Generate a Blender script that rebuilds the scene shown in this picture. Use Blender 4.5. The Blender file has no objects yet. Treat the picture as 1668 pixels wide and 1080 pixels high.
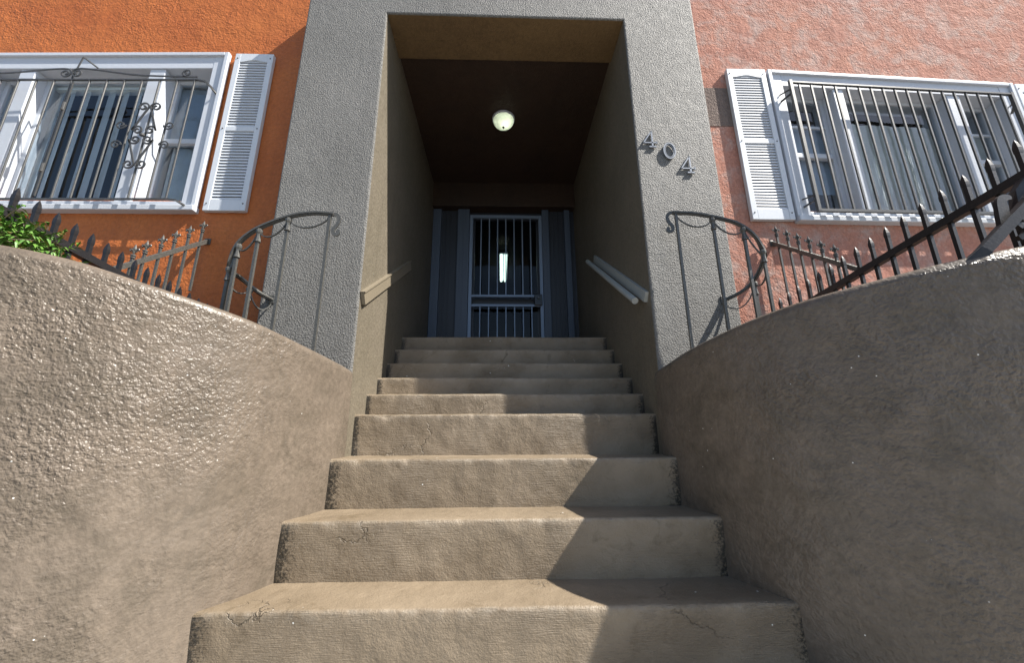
import bpy, bmesh, math, random
from mathutils import Vector, Matrix, noise as mn
random.seed(7)
S = bpy.context.scene
COL = S.collection
PI = math.pi

# ------------------------------------------------------------------ materials
def newmat(name):
    m = bpy.data.materials.new(name); m.use_nodes = True
    nt = m.node_tree; b = nt.nodes['Principled BSDF']
    return m, nt, b
def N(nt, typ, **kw):
    n = nt.nodes.new(typ)
    for k, v in kw.items():
        if k in n.inputs: n.inputs[k].default_value = v
        else: setattr(n, k, v)
    return n
def L(nt, a, b): nt.links.new(a, b)
def coords(nt, scale=(1, 1, 1)):
    tc = N(nt, 'ShaderNodeTexCoord'); mp = N(nt, 'ShaderNodeMapping')
    mp.inputs['Scale'].default_value = scale
    L(nt, tc.outputs['Object'], mp.inputs['Vector']); return mp.outputs[0]
def noise_tex(nt, scale, detail=2, rough=.5, vec=None, dist=0):
    n = N(nt, 'ShaderNodeTexNoise'); n.inputs['Scale'].default_value = scale
    n.inputs['Detail'].default_value = detail; n.inputs['Roughness'].default_value = rough
    n.inputs['Distortion'].default_value = dist
    L(nt, vec if vec is not None else coords(nt), n.inputs['Vector']); return n
def ramp(nt, src, p0, p1, c0=(0, 0, 0, 1), c1=(1, 1, 1, 1)):
    r = N(nt, 'ShaderNodeValToRGB'); e = r.color_ramp.elements
    e[0].position = p0; e[1].position = p1; e[0].color = c0; e[1].color = c1
    L(nt, src, r.inputs[0]); return r.outputs[0]
def mix(nt, fac, a, b, mode='MIX'):
    m = N(nt, 'ShaderNodeMix', data_type='RGBA', blend_type=mode)
    for sock, v in ((m.inputs[0], fac), (m.inputs[6], a), (m.inputs[7], b)):
        if hasattr(v, 'links'): L(nt, v, sock)
        else: sock.default_value = v if not isinstance(v, tuple) or len(v) == 4 else (*v, 1)
    return m.outputs[2]
def bump(nt, height, dist, strength=1, prev=None):
    b = N(nt, 'ShaderNodeBump'); b.inputs['Distance'].default_value = dist; b.inputs['Strength'].default_value = strength
    L(nt, height, b.inputs['Height'])
    if prev is not None: L(nt, prev, b.inputs['Normal'])
    return b.outputs[0]
def math_n(nt, op, a, b=None):
    m = N(nt, 'ShaderNodeMath', operation=op)
    for i, v in enumerate((a, b)):
        if v is None: continue
        if hasattr(v, 'links'): L(nt, v, m.inputs[i])
        else: m.inputs[i].default_value = v
    return m.outputs[0]

def stucco(name, c0, c1, rough=.5, grain=70, gd=.004, lump=9, ld=.01, blotch=None, spec=.5, detail=2, flecks=False, fine=None, patchy=False, sm=False):
    m, nt, b = newmat(name)
    v = coords(nt)
    big = noise_tex(nt, 1.7, 5, .6, v)
    col = mix(nt, ramp(nt, big.outputs[0], .35, .65), c0, c1)
    sk = noise_tex(nt, 1, 4, .65, coords(nt, (9, 9, .55)))
    col = mix(nt, math_n(nt, 'MULTIPLY', ramp(nt, sk.outputs[0], .5, .8), .35), col, tuple(x * .55 for x in c1))
    if blotch:
        st = noise_tex(nt, 5, 6, .7, v, .6)
        col = mix(nt, ramp(nt, st.outputs[0], .46, .66), col, blotch)
    mid = noise_tex(nt, 38, 3, .6, v)
    col = mix(nt, .25, col, ramp(nt, mid.outputs[0], .3, .7, (.25, .25, .25, 1), (.9, .9, .9, 1)), 'OVERLAY')
    if flecks:
        vo = N(nt, 'ShaderNodeTexVoronoi'); vo.inputs['Scale'].default_value = 26; L(nt, v, vo.inputs['Vector'])
        near = ramp(nt, vo.outputs['Distance'], .05, .075, (1, 1, 1, 1), (0, 0, 0, 1))
        sel = ramp(nt, noise_tex(nt, 4.3, 1, .5, v).outputs[0], .60, .64)
        f = math_n(nt, 'MULTIPLY', near, sel)
        col = mix(nt, f, col, (.75, .74, .7))
    L(nt, col, b.inputs['Base Color'])
    g = noise_tex(nt, grain, detail, .55, v)
    lp = noise_tex(nt, lump, 3, .5, v)
    nrm = bump(nt, lp.outputs[0], ld, .8)
    gh = ramp(nt, g.outputs[0], .3, .72)
    if patchy:   # grain fades to smoother trowelled areas
        pm = ramp(nt, noise_tex(nt, 2.1, 3, .55, v, .5).outputs[0], .34, .60, (.30, .30, .30, 1), (1, 1, 1, 1))
        if sm:
            gx = N(nt, 'ShaderNodeAttribute', attribute_name='grain')
            pm = math_n(nt, 'MULTIPLY', pm, gx.outputs['Fac'])
        g2 = noise_tex(nt, grain * .47, 3, .6, v, .4)
        gh = math_n(nt, 'MULTIPLY', math_n(nt, 'ADD', math_n(nt, 'MULTIPLY', gh, .6), math_n(nt, 'MULTIPLY', ramp(nt, g2.outputs[0], .35, .7), .6)), pm)
    nrm = bump(nt, gh, gd, .9, nrm)
    if fine: nrm = bump(nt, noise_tex(nt, fine, 2, .6, v).outputs[0], .0015, .7, nrm)
    L(nt, nrm, b.inputs['Normal'])
    rr = noise_tex(nt, 14, 3, .6, v)
    rv = N(nt, 'ShaderNodeMapRange'); L(nt, rr.outputs[0], rv.inputs[0])
    rv.inputs[3].default_value = rough - .12; rv.inputs[4].default_value = rough + .12
    L(nt, rv.outputs[0], b.inputs['Roughness'])
    b.inputs['Specular IOR Level'].default_value = spec
    return m

def paint(name, c, rough=.4, metal=0, wear=.15, bumpd=.0008, scale=60, c2=None):
    m, nt, b = newmat(name); v = coords(nt)
    n = noise_tex(nt, scale, 4, .6, v)
    dark = c2 or tuple(x * .6 for x in c)
    col = mix(nt, ramp(nt, n.outputs[0], .42, .72), c, dark)
    col = mix(nt, 1 - wear, col, c)
    L(nt, col, b.inputs['Base Color'])
    L(nt, bump(nt, n.outputs[0], bumpd, .6), b.inputs['Normal'])
    b.inputs['Roughness'].default_value = rough; b.inputs['Metallic'].default_value = metal
    return m

def stair_mat():
    m, nt, b = newmat('stair_paint'); v = coords(nt)
    big = noise_tex(nt, 2.2, 6, .65, v)
    col = mix(nt, ramp(nt, big.outputs[0], .35, .65), (.22, .172, .118), (.16, .122, .08))
    st = noise_tex(nt, 7, 6, .75, v, 1)
    col = mix(nt, ramp(nt, st.outputs[0], .55, .8), col, (.10, .072, .04))
    # black grime in the corners where a step meets the flank wall (attribute painted per vertex below)
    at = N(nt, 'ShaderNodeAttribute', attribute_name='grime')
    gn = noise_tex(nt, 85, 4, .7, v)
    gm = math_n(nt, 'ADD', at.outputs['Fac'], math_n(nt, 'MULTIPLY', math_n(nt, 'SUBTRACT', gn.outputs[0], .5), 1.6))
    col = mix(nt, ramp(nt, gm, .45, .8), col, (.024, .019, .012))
    an = N(nt, 'ShaderNodeAttribute', attribute_name='nose')
    wn = noise_tex(nt, 16, 5, .7, v)
    wm = math_n(nt, 'MULTIPLY', an.outputs['Fac'], ramp(nt, wn.outputs[0], .42, .66))
    col = mix(nt, math_n(nt, 'MULTIPLY', wm, .4), col, (.29, .26, .215))
    # little white paint drips
    vo = N(nt, 'ShaderNodeTexVoronoi'); vo.inputs['Scale'].default_value = 17; L(nt, v, vo.inputs['Vector'])
    near = ramp(nt, vo.outputs['Distance'], .06, .08, (1, 1, 1, 1), (0, 0, 0, 1))
    sel = ramp(nt, noise_tex(nt, 3.1, 1, .5, v).outputs[0], .63, .66)
    col = mix(nt, math_n(nt, 'MULTIPLY', near, sel), col, (.7, .7, .66))
    # brush-marked plaster, chips and cracks
    streak = noise_tex(nt, 1, 3, .6, coords(nt, (14, 14, 330)))
    mask = ramp(nt, noise_tex(nt, 3, 2, .5, v).outputs[0], .42, .6)
    h1 = math_n(nt, 'MULTIPLY', streak.outputs[0], mask)
    warp = noise_tex(nt, 4, 5, .65, v)
    mv = N(nt, 'ShaderNodeVectorMath', operation='MULTIPLY_ADD'); mv.inputs[1].default_value = (.28,) * 3
    L(nt, warp.outputs[1], mv.inputs[0]); L(nt, coords(nt), mv.inputs[2])
    cr = N(nt, 'ShaderNodeTexVoronoi', feature='DISTANCE_TO_EDGE'); cr.inputs['Scale'].default_value = 2.6
    L(nt, mv.outputs[0], cr.inputs['Vector'])
    crack = ramp(nt, cr.outputs['Distance'], 0, .012)
    ckm = ramp(nt, noise_tex(nt, 2.6, 2, .5, v).outputs[0], .59, .67)
    crk = mix(nt, ckm, (1, 1, 1), crack)
    col = mix(nt, .3, col, mix(nt, 1, col, crk, 'MULTIPLY'))
    L(nt, col, b.inputs['Base Color'])
    nrm = bump(nt, noise_tex(nt, 11, 5, .6, v).outputs[0], .011, .9)
    nrm = bump(nt, h1, .007, .9, nrm)
    nrm = bump(nt, noise_tex(nt, 130, 3, .65, v).outputs[0], .003, .9, nrm)
    nrm = bump(nt, crk, .006, .8, nrm)
    L(nt, nrm, b.inputs['Normal'])
    b.inputs['Roughness'].default_value = .5
    return m

def glass_mat(name, tint=(.90, .94, .97), refl=1.45):
    m, nt, b = newmat(name); nt.nodes.remove(b)
    out = nt.nodes['Material Output']
    tr = N(nt, 'ShaderNodeBsdfTransparent'); tr.inputs[0].default_value = (*tint, 1)
    gl = N(nt, 'ShaderNodeBsdfGlossy'); gl.inputs['Roughness'].default_value = .02
    wob = bump(nt, noise_tex(nt, 3, 2, .5, coords(nt)).outputs[0], .01, .25)
    L(nt, wob, gl.inputs['Normal'])
    fr = N(nt, 'ShaderNodeFresnel'); fr.inputs[0].default_value = refl
    ge = N(nt, 'ShaderNodeNewGeometry')
    f2 = math_n(nt, 'MULTIPLY', math_n(nt, 'MULTIPLY', fr.outputs[0], 1.6), math_n(nt, 'SUBTRACT', 1, ge.outputs['Backfacing']))
    ms = N(nt, 'ShaderNodeMixShader'); L(nt, f2, ms.inputs[0]); L(nt, tr.outputs[0], ms.inputs[1]); L(nt, gl.outputs[0], ms.inputs[2])
    L(nt, ms.outputs[0], out.inputs[0]); return m
def emit_mat(name, c, s, base=(.8, .8, .8)):
    m, nt, b = newmat(name)
    n = noise_tex(nt, 20, 2, .5); L(nt, mix(nt, ramp(nt, n.outputs[0], .3, .7), base, tuple(x * .93 for x in base)), b.inputs['Base Color'])
    b.inputs['Emission Color'].default_value = (*c, 1); b.inputs['Emission Strength'].default_value = s
    b.inputs['Roughness'].default_value = .25
    return m

M = {}
M['orange'] = stucco('orange_stucco', (.43, .132, .034), (.36, .10, .026), .6, 62, .006, 8, .014, spec=.3, detail=3, patchy=True)
M['salmon'] = stucco('glare_salmon_stucco', (.42, .205, .148), (.375, .18, .138), .8, 70, .007, 9, .014, blotch=(.41, .29, .25), spec=.04, detail=3, patchy=True)  # same paint as the orange wall, sun glare mixed in as paler, pinker colour
M['grey'] = stucco('grey_stucco', (.178, .174, .164), (.145, .142, .134), .6, 96, .0085, 12, .01, spec=.3, detail=4)
M['taupe'] = stucco('taupe_wall_paint', (.135, .114, .084), (.115, .098, .07), .55, 55, .0018, 6, .012)
M['gloss'] = stucco('glossy_taupe_stucco', (.140, .112, .086), (.112, .090, .069), .36, 74, .0085, 7, .007, blotch=(.095, .077, .058), spec=.34, detail=1.5, flecks=True, patchy=True, sm=True)
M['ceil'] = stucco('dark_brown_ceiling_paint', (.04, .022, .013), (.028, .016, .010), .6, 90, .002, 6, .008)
M['soffit'] = stucco('brown_soffit', (.15, .095, .042), (.12, .075, .034), .6, 80, .002, 6, .008)  # browner tone than the taupe entry walls
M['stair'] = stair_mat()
M['white'] = paint('white_window_paint', (.50, .53, .58), .42, 0, .3, .0015, 45, (.5, .51, .53))
M['vinyl'] = paint('pale_grey_vinyl', (.56, .59, .63), .45, 0, .12, .0004, 70)
M['iron'] = paint('black_iron_paint', (.014, .013, .015), .42, .2, .5, .0012, 120, (.04, .036, .034))
M['rail'] = paint('dark_bronze_iron_paint', (.075, .073, .066), .38, .3, .6, .0012, 110, (.16, .155, .14))
M['grille'] = paint('dark_grille_paint', (.055, .055, .055), .4, .2, .5, .0008, 100, (.12, .115, .10))
M['steel'] = paint('blue_grey_gate_paint', (.20, .26, .36), .4, .2, .3, .0008, 80)
M['jamb'] = paint('dark_blue_jamb_paint', (.075, .10, .145), .45, 0, .35, .001, 60)
M['panel'] = paint('dark_blue_panel_paint', (.030, .036, .05), .45, 0, .4, .001, 50)
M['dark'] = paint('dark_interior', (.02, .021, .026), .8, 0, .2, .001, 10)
M['black'] = paint('black_lock_plastic', (.012, .012, .013), .3, 0, .2, .0005, 60)
M['number'] = paint('brushed_aluminium', (.22, .24, .27), .4, .4, .3, .0004, 90)
M['blind'] = paint('pale_blind_fabric', (.80, .83, .83), .7, 0, .1, .0008, 30)
M['curtain'] = paint('pale_curtain_fabric', (.88, .91, .89), .8, 0, .15, .0015, 26)
M['shade'] = paint('grey_roller_shade', (.60, .66, .70), .8, 0, .15, .0008, 26)
M['glass'] = glass_mat('window_glass')
M['doorglass'] = glass_mat('door_glass', (.6, .65, .72), 1.25)
M['patch'] = stucco('grey_patch_paint', (.185, .145, .125), (.155, .12, .105), .8, 70, .004, 8, .012, spec=.05)
M['handrail'] = paint('taupe_rail_paint', (.19, .16, .115), .42, 0, .3, .0012, 40)
M['greyrail'] = paint('grey_rail_paint', (.33, .345, .33), .4, 0, .3, .0012, 40)
def dome_mat():
    m, nt, b = newmat('frosted_glass'); out = nt.nodes['Material Output']
    b.inputs['Base Color'].default_value = (.62, .72, .62, 1); b.inputs['Roughness'].default_value = .25
    n = noise_tex(nt, 9, 3, .6, None, 1.5)
    tl = N(nt, 'ShaderNodeBsdfTranslucent'); L(nt, mix(nt, ramp(nt, n.outputs[0], .35, .65), (.86, .95, .82), (.70, .82, .68)), tl.inputs[0])
    ms = N(nt, 'ShaderNodeMixShader'); ms.inputs[0].default_value = .6
    L(nt, b.outputs[0], ms.inputs[1]); L(nt, tl.outputs[0], ms.inputs[2]); L(nt, ms.outputs[0], out.inputs[0]); return m
M['dome'] = dome_mat()
M['bulb'] = emit_mat('lit_bulb_glow', (1, .94, .78), 4)
M['tube'] = emit_mat('lit_tube', (.86, 1, .72), 2.2)
M['concrete'] = stucco('pavement_concrete', (.33, .32, .30), (.28, .27, .25), .7, 120, .002, 6, .006)
M['asphalt'] = stucco('asphalt', (.055, .055, .057), (.045, .045, .046), .8, 150, .003, 3, .006)
M['soil'] = stucco('planter_soil', (.075, .055, .038), (.05, .037, .025), .85, 60, .01, 8, .03)
def leaf_mat(name, c0, c1):
    m, nt, b = newmat(name)
    oi = N(nt, 'ShaderNodeObjectInfo'); n = noise_tex(nt, 22, 2, .5)
    L(nt, mix(nt, ramp(nt, n.outputs[0], .35, .65), c0, c1), b.inputs['Base Color'])
    b.inputs['Roughness'].default_value = .42
    b.inputs['Transmission Weight'].default_value = 0
    return m
M['leaf'] = leaf_mat('green_leaf', (.05, .135, .016), (.10, .20, .03))
M['leaf2'] = leaf_mat('dry_leaf', (.20, .13, .035), (.14, .17, .04))
M['stem'] = paint('brown_stem', (.07, .05, .03), .7)

# ------------------------------------------------------------------ helpers
def wloc(o):
    v = Vector((0, 0, 0))
    while o: v += o.location; o = o.parent
    return v
def obj(name, bm, mat, parent=None, loc=None, smooth=False, kind=None):
    """link bm (world coordinates) as one mesh object; origin = parent origin, or loc"""
    me = bpy.data.meshes.new(name)
    base = wloc(parent) if parent else Vector((0, 0, 0))
    org = Vector(loc) if loc is not None else base
    bmesh.ops.translate(bm, verts=bm.verts, vec=-org)
    bmesh.ops.recalc_face_normals(bm, faces=bm.faces)
    bm.to_mesh(me); bm.free()
    mats = mat if isinstance(mat, (list, tuple)) else [mat]
    for x in mats: me.materials.append(M[x])
    if smooth:
        for p in me.polygons: p.use_smooth = True
    o = bpy.data.objects.new(name, me); COL.objects.link(o)
    if parent: o.parent = parent
    o.location = org - base
    if kind: o['kind'] = kind
    return o
def tag(o, label, cat, group=None):
    o['label'] = label; o['category'] = cat
    if group: o['group'] = group
    return o
def thing(name, loc, label, cat, group=None):
    o = bpy.data.objects.new(name, None); COL.objects.link(o); o.location = loc; o.empty_display_size = .1
    return tag(o, label, cat, group)
def BM(): return bmesh.new()
def box(bm, x0, x1, y0, y1, z0, z1, bev=0):
    r = bmesh.ops.create_cube(bm, size=1)
    vs = r['verts']
    for v in vs:
        v.co = Vector(((x0 + x1) / 2 + v.co.x * (x1 - x0), (y0 + y1) / 2 + v.co.y * (y1 - y0), (z0 + z1) / 2 + v.co.z * (z1 - z0)))
    if bev:
        es = list({e for v in vs for e in v.link_edges})
        bmesh.ops.bevel(bm, geom=es, offset=bev, segments=2, profile=.5, affect='EDGES')
    return bm
def rect_prof(w, h): return [(-w / 2, -h / 2), (w / 2, -h / 2), (w / 2, h / 2), (-w / 2, h / 2)]
def round_prof(r, n=8): return [(r * math.cos(2 * PI * i / n), r * math.sin(2 * PI * i / n)) for i in range(n)]
def sweep(bm, pts, prof, up=Vector((0, 0, 1)), taper=None):
    pts = [Vector(p) for p in pts]; rings = []
    for i, p in enumerate(pts):
        t = (pts[min(i + 1, len(pts) - 1)] - pts[max(i - 1, 0)]).normalized()
        u = Vector(up)
        if abs(t.dot(u)) > .98: u = Vector((0, 1, 0)) if abs(t.y) < .9 else Vector((1, 0, 0))
        s = t.cross(u).normalized(); w = s.cross(t).normalized()
        k = taper[i] if taper else 1
        rings.append([bm.verts.new(p + s * a * k + w * b * k) for a, b in prof])
    n = len(prof)
    for a, b in zip(rings, rings[1:]):
        for i in range(n): bm.faces.new((a[i], a[(i + 1) % n], b[(i + 1) % n], b[i]))
    bm.faces.new(rings[0][::-1]); bm.faces.new(rings[-1])
    return bm
def lathe(bm, prof, c, n=20, axis='Z'):
    rings = []
    for r, z in prof:
        rings.append([bm.verts.new(Vector((c[0] + r * math.cos(2 * PI * i / n), c[1] + r * math.sin(2 * PI * i / n), c[2] + z))) for i in range(n)])
    for a, b in zip(rings, rings[1:]):
        for i in range(n): bm.faces.new((a[i], a[(i + 1) % n], b[(i + 1) % n], b[i]))
    bm.faces.new(rings[0]); bm.faces.new(rings[-1])
    return bm
def catmull(pts, k=8):
    P = [Vector(p) for p in pts]; out = []
    for i in range(len(P) - 1):
        a, b, c, d = P[max(i - 1, 0)], P[i], P[i + 1], P[min(i + 2, len(P) - 1)]
        for j in range(k):
            t = j / k
            out.append(.5 * ((2 * b) + (c - a) * t + (2 * a - 5 * b + 4 * c - d) * t * t + (3 * b - a - 3 * c + d) * t ** 3))
    out.append(P[-1]); return out
def spiral(c, r0, r1, a0, turns, n=26, y=None):
    """flat spiral in the XZ plane about c, from radius r0 at angle a0 winding inwards"""
    out = []
    for i in range(n + 1):
        t = i / n; a = a0 + turns * 2 * PI * t; r = r0 + (r1 - r0) * t
        out.append(Vector((c[0] + r * math.cos(a), c[1], c[2] + r * math.sin(a))))
    return out
def copy_tree(o, parent=None, loc=None):
    c = o.copy(); COL.objects.link(c)
    if parent is not None: c.parent = parent
    if loc is not None: c.location = loc
    for ch in list(o.children): copy_tree(ch, c)
    return c
def fbm(p, sc, oct_=3):
    return mn.fractal(Vector(p) * sc, 1.0, 2.0, oct_, noise_basis='PERLIN_ORIGINAL')

CX = .038
XL, XR = CX - .997, CX + .997
YP = 2.544            # front of the portal
YF = 2.752            # face of the house wall
GZ = -.93             # pavement level

# ------------------------------------------------------------------ ground
bm = BM()
v = [bm.verts.new(p) for p in ((-400, -400, GZ - .13), (400, -400, GZ - .13), (400, 400, GZ - .13), (-400, 400, GZ - .13))]; bm.faces.new(v)
obj('road', bm, 'asphalt', kind='structure')
bm = BM(); box(bm, -200, 200, -2.6, 2.9, GZ - .5, GZ + .02, .01); obj('pavement', bm, 'concrete', kind='structure')

# ------------------------------------------------------------------ stairs
stairs = thing('staircase', (CX, 1.78, GZ), 'worn taupe painted concrete steps climbing between curved walls to the gate', 'staircase')
SY = [1.783, 2.078, 2.373, 2.668, 2.867, 3.086, 3.304, 3.523, 3.744]
SZ = [-.661, -.395, -.130, .134, .2865, .4345, .591, .755, .927]
WL = [-1.213, -1.062, -.985, -.959, XL, XL, XL, XL, XL]
WR = [1.25, 1.115, 1.05, XR, XR, XR, XR, XR, XR]
for i in range(9):
    y0, z1 = SY[i], SZ[i]; z0 = (SZ[i - 1] if i else GZ) - .03
    y1 = (SY[i + 1] + .05) if i < 8 else 5.02
    xl, xr = WL[i] - (.10 if i < 3 else .045), WR[i] + (.10 if i < 3 else .045)
    nx = 150 if i < 4 else 90
    zb = z0; rr = .016
    prof = []
    nr = 14 if i < 4 else 8
    for k in range(nr + 1): prof.append((y0, zb + (z1 - rr - zb) * k / nr))
    for k in range(1, 5):
        a = k / 4 * PI / 2; prof.append((y0 + rr - rr * math.cos(a), z1 - rr + rr * math.sin(a)))
    for k in range(1, 7): prof.append((y0 + rr + (y1 - y0 - rr) * k / 6, z1 + .004 * k / 6))
    bm = BM(); gl = bm.verts.layers.float.new('grime'); nl_ = bm.verts.layers.float.new('nose')
    rows = []
    for k in range(nx + 1):
        x = xl + (xr - xl) * k / nx; row = []
        for j, (py, pz) in enumerate(prof):
            lip = max(0, 1 - abs(j - nr - 1) / 3)
            f = fbm((x, py * 1.3, pz + i * 3.1), 9, 4)
            c = (max(0, mn.noise(Vector((x * 14, i * 5.3, 2.2))) - .25) + .8 * max(0, mn.noise(Vector((x * 4.5, i * 9.1, 6.2))) - .3)) * lip
            amp = .0035 if j <= nr else .0015
            sag = .003 * mn.noise(Vector((x * 2.1, i * 7.7, .3)))
            vv = bm.verts.new((x, py + f * amp + c * .02, pz + sag + f * .0018 - c * .022))
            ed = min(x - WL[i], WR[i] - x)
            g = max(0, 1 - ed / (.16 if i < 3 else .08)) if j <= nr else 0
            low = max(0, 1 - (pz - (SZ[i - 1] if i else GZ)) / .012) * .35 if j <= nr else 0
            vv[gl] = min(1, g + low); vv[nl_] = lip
            row.append(vv)
        rows.append(row)
    for a, b in zip(rows, rows[1:]):
        for j in range(len(prof) - 1): bm.faces.new((a[j], b[j], b[j + 1], a[j + 1]))
    # close back, bottom and ends
    bl = bm.verts.new((xl, y1, zb)); br = bm.verts.new((xr, y1, zb))
    bm.faces.new([r[-1] for r in rows] + [br, bl])
    bm.faces.new([r[0] for r in rows][::-1] + [bl, br])
    bm.faces.new(rows[0] + [bl]); bm.faces.new(rows[-1][::-1] + [br])
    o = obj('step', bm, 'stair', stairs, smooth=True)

# ------------------------------------------------------------------ flank walls (bell-mouthed plan, top rising away from the house)
def flank(side):
    if side > 0:
        plan = [(1.012, 2.555), (1.018, 2.4), (1.06, 2.16), (1.165, 1.86), (1.30, 1.63), (1.48, 1.45), (1.72, 1.31), (1.98, 1.22), (2.4, 1.15), (3.2, 1.1)]
        top = [.405, .425, .47, .525, .565, .595, .635, .665, .68, .68]
    else:
        plan = [(-.955, 2.555), (-.965, 2.4), (-1.03, 2.12), (-1.15, 1.84), (-1.28, 1.66), (-1.42, 1.51), (-1.62, 1.38), (-1.86, 1.27), (-2.3, 1.18), (-3.2, 1.1)]
        top = [.41, .425, .465, .525, .565, .60, .65, .668, .68, .68]
    P = catmull([(x, y, t) for (x, y), t in zip(plan, top)], 22)
    th = .19
    bm = BM(); rows = []; gy = bm.verts.layers.float.new('grain')
    nz = 90
    for i, p in enumerate(P):
        t = (P[min(i + 1, len(P) - 1)] - P[max(i - 1, 0)]); t.z = 0; t.normalize()
        nrm = Vector((-t.y, t.x, 0))            # towards the back of the wall
        if nrm.x * side < 0: nrm = -nrm
        row = []; T = p.z; rl = .035
        zs = [GZ - .1 + (T - rl - GZ + .1) * k / nz for k in range(nz + 1)]
        for z in zs:
            q = Vector((p.x, p.y, z)); d = fbm(q, 4, 3) * .006 + fbm(q, 22, 3) * .0012
            row.append(q + nrm * d)
        for k in range(1, 6):
            a = k / 6 * PI / 2
            row.append(Vector((p.x, p.y, T - rl + rl * math.sin(a))) + nrm * (rl - rl * math.cos(a)))
        for k in range(0, 4):
            q = Vector((p.x, p.y, T)) + nrm * (rl + (th - 2 * rl) * k / 3)
            q.z += fbm(q, 8, 3) * .003; row.append(q)
        for k in range(1, 4):
            a = k / 3 * PI / 2
            row.append(Vector((p.x, p.y, T - rl + rl * math.cos(a))) + nrm * (th - rl + rl * math.sin(a)))
        row.append(Vector((p.x, p.y, GZ - .1)) + nrm * th)
        vr = []
        for q in row:
            nv = bm.verts.new(q); far = min(1, max(0, (abs(p.x - CX) - 1.0) / .45)); nv[gy] = .28 + .72 * far * (.55 + .45 * min(1, max(0, (q.z + .7) / .8))); nv[gy] *= .35 if q.z > p.z - .03 else 1; vr.append(nv)
        rows.append(vr)
    for a, b in zip(rows, rows[1:]):
        for j in range(len(a) - 1): bm.faces.new((a[j], a[j + 1], b[j + 1], b[j]))
        bm.faces.new((a[-1], a[0], b[0], b[-1]))
    bm.faces.new(rows[0]); bm.faces.new(rows[-1])
    o = obj('flank_wall', bm, 'gloss', loc=(plan[3][0], plan[3][1], GZ), smooth=True)
    return o, P
wl, PLL = flank(-1)
tag(wl, 'sunlit curved taupe stucco wall flanking the steps, with ferns at its outer end', 'wall', 'curved walls beside the steps')
wr, PRR = flank(1)
tag(wr, 'shaded curved taupe stucco wall flanking the steps, casting the diagonal shadow on them', 'wall', 'curved walls beside the steps')

# terraces of soil behind the walls
for s, P in ((-1, PLL), (1, PRR)):
    bm = BM()
    edge = [Vector((p.x + .12 * s, p.y + .06, .30)) for p in P[8::6]]
    edge[-1].x = s * 3.2
    pts = edge + [Vector((s * 3.2, 2.75, .30)), Vector((edge[0].x, 2.75, .30))]
    t_ = [bm.verts.new(p) for p in pts]; b_ = [bm.verts.new(p - Vector((0, 0, .5))) for p in pts]
    bm.faces.new(t_); bm.faces.new(b_[::-1])
    for i in range(len(pts)): bm.faces.new((t_[i], t_[(i + 1) % len(pts)], b_[(i + 1) % len(pts)], b_[i]))
    obj('planter_soil', bm, 'soil', kind='structure')

# ------------------------------------------------------------------ the house
house = thing('apartment_house', (CX, YF, GZ), 'orange stucco apartment house front with grey portal around a dark stair entry', 'house')
LW = dict(x0=-4.35, x1=-2.335, z0=1.69, z1=3.15, sh=.03)      # casing outer rectangle, left window
RW = dict(x0=2.352, x1=4.52, z0=1.655, z1=3.085, sh=-.045)
def wall_holes(bm, x0, x1, z0, z1, y0, y1, holes):
    xs = sorted({x0, x1, *[h[0] for h in holes], *[h[1] for h in holes]})
    zs = sorted({z0, z1, *[h[2] for h in holes], *[h[3] for h in holes]})
    V = {}
    def vv(x, y, z):
        k = (round(x, 4), round(y, 4), round(z, 4))
        if k not in V: V[k] = bm.verts.new((x, y, z))
        return V[k]
    def hole(i, j):
        cx, cz = (xs[i] + xs[i + 1]) / 2, (zs[j] + zs[j + 1]) / 2
        return any(h[0] < cx < h[1] and h[2] < cz < h[3] for h in holes)
    solid = {(i, j) for i in range(len(xs) - 1) for j in range(len(zs) - 1) if not hole(i, j)}
    for (i, j) in solid:
        a, b, c, d = xs[i], xs[i + 1], zs[j], zs[j + 1]
        bm.faces.new((vv(a, y0, c), vv(b, y0, c), vv(b, y0, d), vv(a, y0, d)))
        bm.faces.new((vv(a, y1, d), vv(b, y1, d), vv(b, y1, c), vv(a, y1, c)))
        for (di, dj, p, q) in ((-1, 0, (a, c), (a, d)), (1, 0, (b, d), (b, c)), (0, -1, (b, c), (a, c)), (0, 1, (a, d), (b, d))):
            if (i + di, j + dj) not in solid:
                bm.faces.new((vv(p[0], y0, p[1]), vv(q[0], y0, q[1]), vv(q[0], y1, q[1]), vv(p[0], y1, p[1])))
HOLE = .07
bm = BM()
wall_holes(bm, -16, -1.1, GZ - .1, 7.5, YF, YF + .3, [(LW['x0'] + HOLE, LW['x1'] - HOLE, LW['z0'] + HOLE, LW['z1'] - HOLE)])
o = obj('facade_wall', bm, 'orange', house); o['label'] = 'saturated orange stucco wall'
bm = BM()
wall_holes(bm, 1.2, 16, GZ - .1, 7.5, YF, YF + .3, [(RW['x0'] + HOLE, RW['x1'] - HOLE, RW['z0'] + HOLE, RW['z1'] - HOLE)])
o = obj('facade_wall', bm, 'salmon', house); o['label'] = 'salmon stucco wall with sun glare put into its colour'
bm = BM(); wall_holes(bm, -1.1, 1.2, 3.75, 7.5, YF, YF + .3, [])
obj('facade_wall', bm, 'orange', house)
# grey repaint patch beside the shutter
bm = BM(); box(bm, 1.62, 2.10, YF - .004, YF + .02, 2.53, 2.93)
obj('paint_patch', bm, 'patch', house)

# portal: U-shaped frame, front edges softened
bm = BM()
PX0, PX1, PZT, PZO = -1.615, 1.642, 3.69, 3.422
def U(y): return [(PX0, y, -1), (XL, y, -1), (XL, y, PZO + .006), (XR, y, PZO - .006), (XR, y, -1), (PX1, y, -1), (PX1, y, PZT), (PX0, y, PZT)]
a = [bm.verts.new(p) for p in U(YP)]; b = [bm.verts.new(p) for p in U(YF + .02)]
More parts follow.
